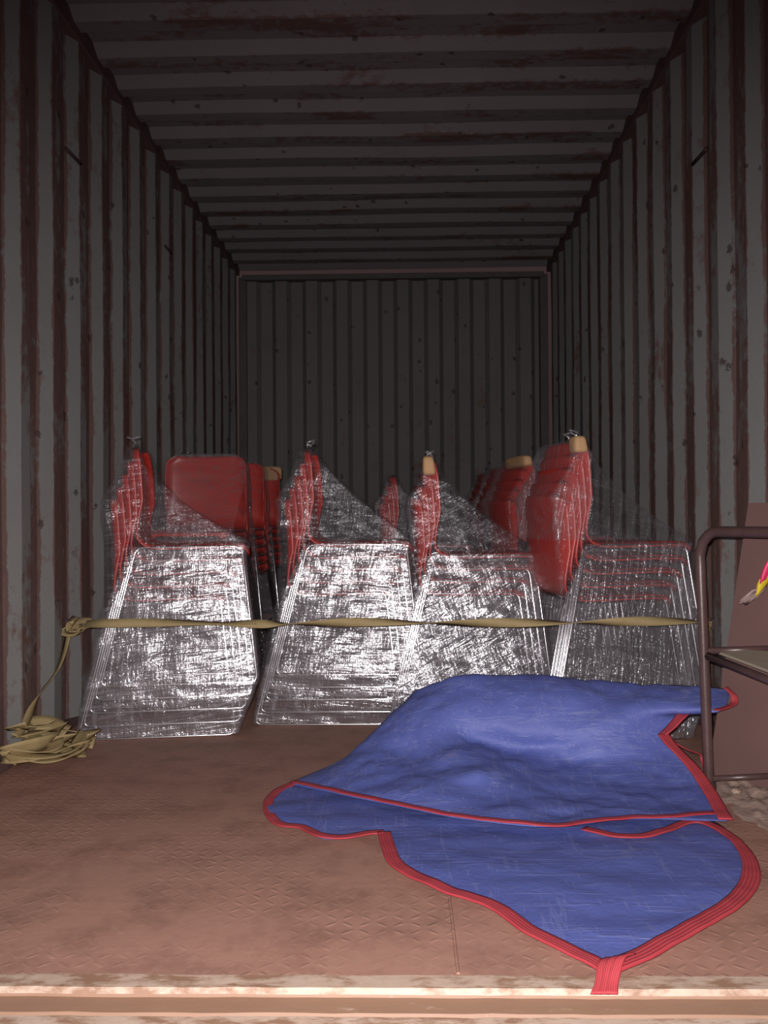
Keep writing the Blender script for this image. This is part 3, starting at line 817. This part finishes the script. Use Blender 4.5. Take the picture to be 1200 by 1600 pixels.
# ------------------------------------------------------------------ tubular frame, boards and litter at the right
fr = empty('tubular_frame', F(1108, 1236, 0.0))
L1 = Vector((fr.location.x, fr.location.y, 0.0)); L2 = Vector((1.055, 2.22, 0.0)); TZ = 0.742
bm = bmesh.new()
dirv = (L2 - L1)
tp1 = P(1092, 830, L1.y); tp1.z = TZ
arch = fillet([L1 + Vector((0, 0, 0.006)), Vector((tp1.x, L1.y, TZ)), Vector((L2.x, L2.y, TZ)), L2 + Vector((0, 0, 0.006))], 0.085, False, 10)
arch = crom(arch[:1] + [arch[0].lerp(arch[1], 0.5)] + arch[1:], 60)
tube(bm, arch, 0.0150, 12); child('bent_tube', bm, M['tube'], fr)
for (a, b, r) in ((Vector((L1.x - 0.008, L1.y, 0.388)), Vector((L2.x, L2.y, 0.318)), 0.012), (Vector((L1.x - 0.006, L1.y, 0.400)), Vector((1.078, 2.655, 0.409)), 0.010),
                  (Vector((L1.x, L1.y, 0.035)), Vector((1.078, 2.655, 0.051)), 0.009)):
    bm = bmesh.new(); tube(bm, [a, b], r, 8); child('crossbar', bm, M['tube'], fr)
bm = bmesh.new()                                 # tapered pale seat board between the two upper bars
a, b, c, d = Vector((L1.x + 0.02, L1.y + 0.02, 0.398)), Vector((1.045, 2.28, 0.345)), Vector((1.070, 2.36, 0.355)), Vector((1.070, 2.615, 0.402))
thick_grid(bm, [[a.lerp(b, q / 3) for q in range(4)], [(a + (d - a) * 0.5).lerp(b.lerp(c, 0.5), q / 3) for q in range(4)], [d.lerp(c, q / 3) for q in range(4)]], 0.008)
child('seat_board', bm, M['seatply'], fr, False)
bm = bmesh.new(); bmesh.ops.create_cone(bm, cap_ends=True, segments=14, radius1=0.021, radius2=0.018, depth=0.03, matrix=Matrix.Translation(L1 + Vector((0, 0, 0.015))))
child('rubber_foot', bm, M['steel'], fr)
tag(fr, 'dark brown bent steel tube frame with crossbars standing by the right wall', 'metal frame')
# big brown board standing at an angle against the right wall
bm = bmesh.new()
A0 = F(1108, 1209, 0.004); A1 = Vector((1.084, A0.y - 0.25, 0.004))
TL = P(1171, 786, 2.82); TR = TL + (A1 - A0) * ((1.086 - TL.x) / (A1.x - A0.x))
rows = []
for i in range(9):
    t = i / 8
    rows.append([(A0.lerp(TL, t)).lerp(A1.lerp(TR, t), j / 6) for j in range(7)])
thick_grid(bm, rows, 0.010)
o = link('leaning_board', bm, M['ply'], None, False)
tag(o, 'tall plain brown board with slanting edge leaning behind the tube frame', 'board')
# litter and pale dirt on the floor
bm = bmesh.new(); g = []
DC = F(1160, 1250, 0.0)
for i in range(40):
    row = []
    for j in range(34):
        u = i / 39 * 2 - 1; v = j / 33 * 2 - 1
        x = DC.x + 0.04 + u * 0.13; y = DC.y + v * 0.42 + 0.05
        x = min(x, XR - 0.006)
        q = max(0, 1 - u * u * 0.9 - v * v * 0.9)
        z = -0.006 + 0.030 * q * (0.35 + 0.9 * abs(noise.noise(Vector((x * 16, y * 10, 2)))) + 0.5 * noise.noise(Vector((x * 45, y * 30, 5))))
        row.append(Vector((x, y, max(z, -0.003))))
    g.append(row)
thick_grid(bm, g, 0.001)
tag(link('dirt_pile', bm, M['dirt'], None, True), 'pale loose dirt and dust on the floor under the tube frame', 'dirt', None, 'stuff')
def scrap(p, s, rz, m, name, label, cat, grp=None, sq=(1, 0.7, 0.35)):
    bm = bmesh.new(); bmesh.ops.create_icosphere(bm, subdivisions=3, radius=1.0)
    for v in bm.verts:
        n_ = 0.75 + 0.5 * abs(noise.noise(v.co * 2.3 + Vector((rz, 0, p.x * 50)))) + 0.25 * noise.noise(v.co * 5)
        v.co = Vector((v.co.x * sq[0], v.co.y * sq[1], v.co.z * sq[2])) * n_ * s
    zmin = min(v.co.z for v in bm.verts)
    for v in bm.verts: v.co.z -= zmin
    o = link(name, bm, m, None, True); o.location = p; o.rotation_euler = (0, 0, rz); return tag(o, label, cat, grp)
scrap(F(1126, 1206, 0.004), 0.024, 0.4, M['dirt'], 'crumpled_paper', 'pale crumpled scrap at the foot of the tube frame', 'litter', 'pale scraps on the floor')
scrap(F(1150, 1240, 0.014), 0.026, 1.4, M['dirt'], 'crumpled_paper', 'larger pale crumpled scrap lying in the dirt near the right edge', 'litter', 'pale scraps on the floor')
# yellow and pink wrapper in a crumple of plastic, lying against the board
wr = empty('wrapper', P(1180, 925, 2.68))
def blob(pts, rad, m, name):
    bm = bmesh.new(); c = crom(pts, 16); seg = 10; rg = []
    for i, p in enumerate(c):
        t = i / 15; r = rad(t); rg.append([bm.verts.new(p + Vector((0.9 * r * math.cos(TAU * q / seg), 0.45 * r * math.sin(TAU * q / seg), 0)) + Vector((0, 0, r * 1.0 * math.cos(TAU * q / seg + 0.8))) * (0.8 + 0.4 * noise.noise(p * 60 + Vector((q, 0, 0))))) for q in range(seg)])
    for i in range(15):
        for q in range(seg): bm.faces.new((rg[i][q], rg[i][(q + 1) % seg], rg[i + 1][(q + 1) % seg], rg[i + 1][q]))
    bm.faces.new(rg[0][::-1]); bm.faces.new(rg[-1]); bmesh.ops.recalc_face_normals(bm, faces=bm.faces[:]); child(name, bm, m, wr)
blob([P(1162, 938, 2.68), P(1170, 932, 2.68), P(1180, 930, 2.68), P(1190, 922, 2.68)], lambda t: 0.016 + 0.012 * math.sin(math.pi * t), M['crumple'], 'crumpled_end')
blob([P(1183, 930, 2.67), P(1190, 918, 2.67), P(1196, 905, 2.67), P(1204, 897, 2.67)], lambda t: 0.006 + 0.030 * t, M['yellow'], 'yellow_part')
blob([P(1192, 908, 2.66), P(1198, 893, 2.66), P(1206, 878, 2.66), P(1214, 868, 2.66)], lambda t: 0.010 + 0.022 * t, M['pink'], 'pink_part')
tag(wr, 'crumpled wrapper with yellow and pink end against the brown board', 'wrapper')
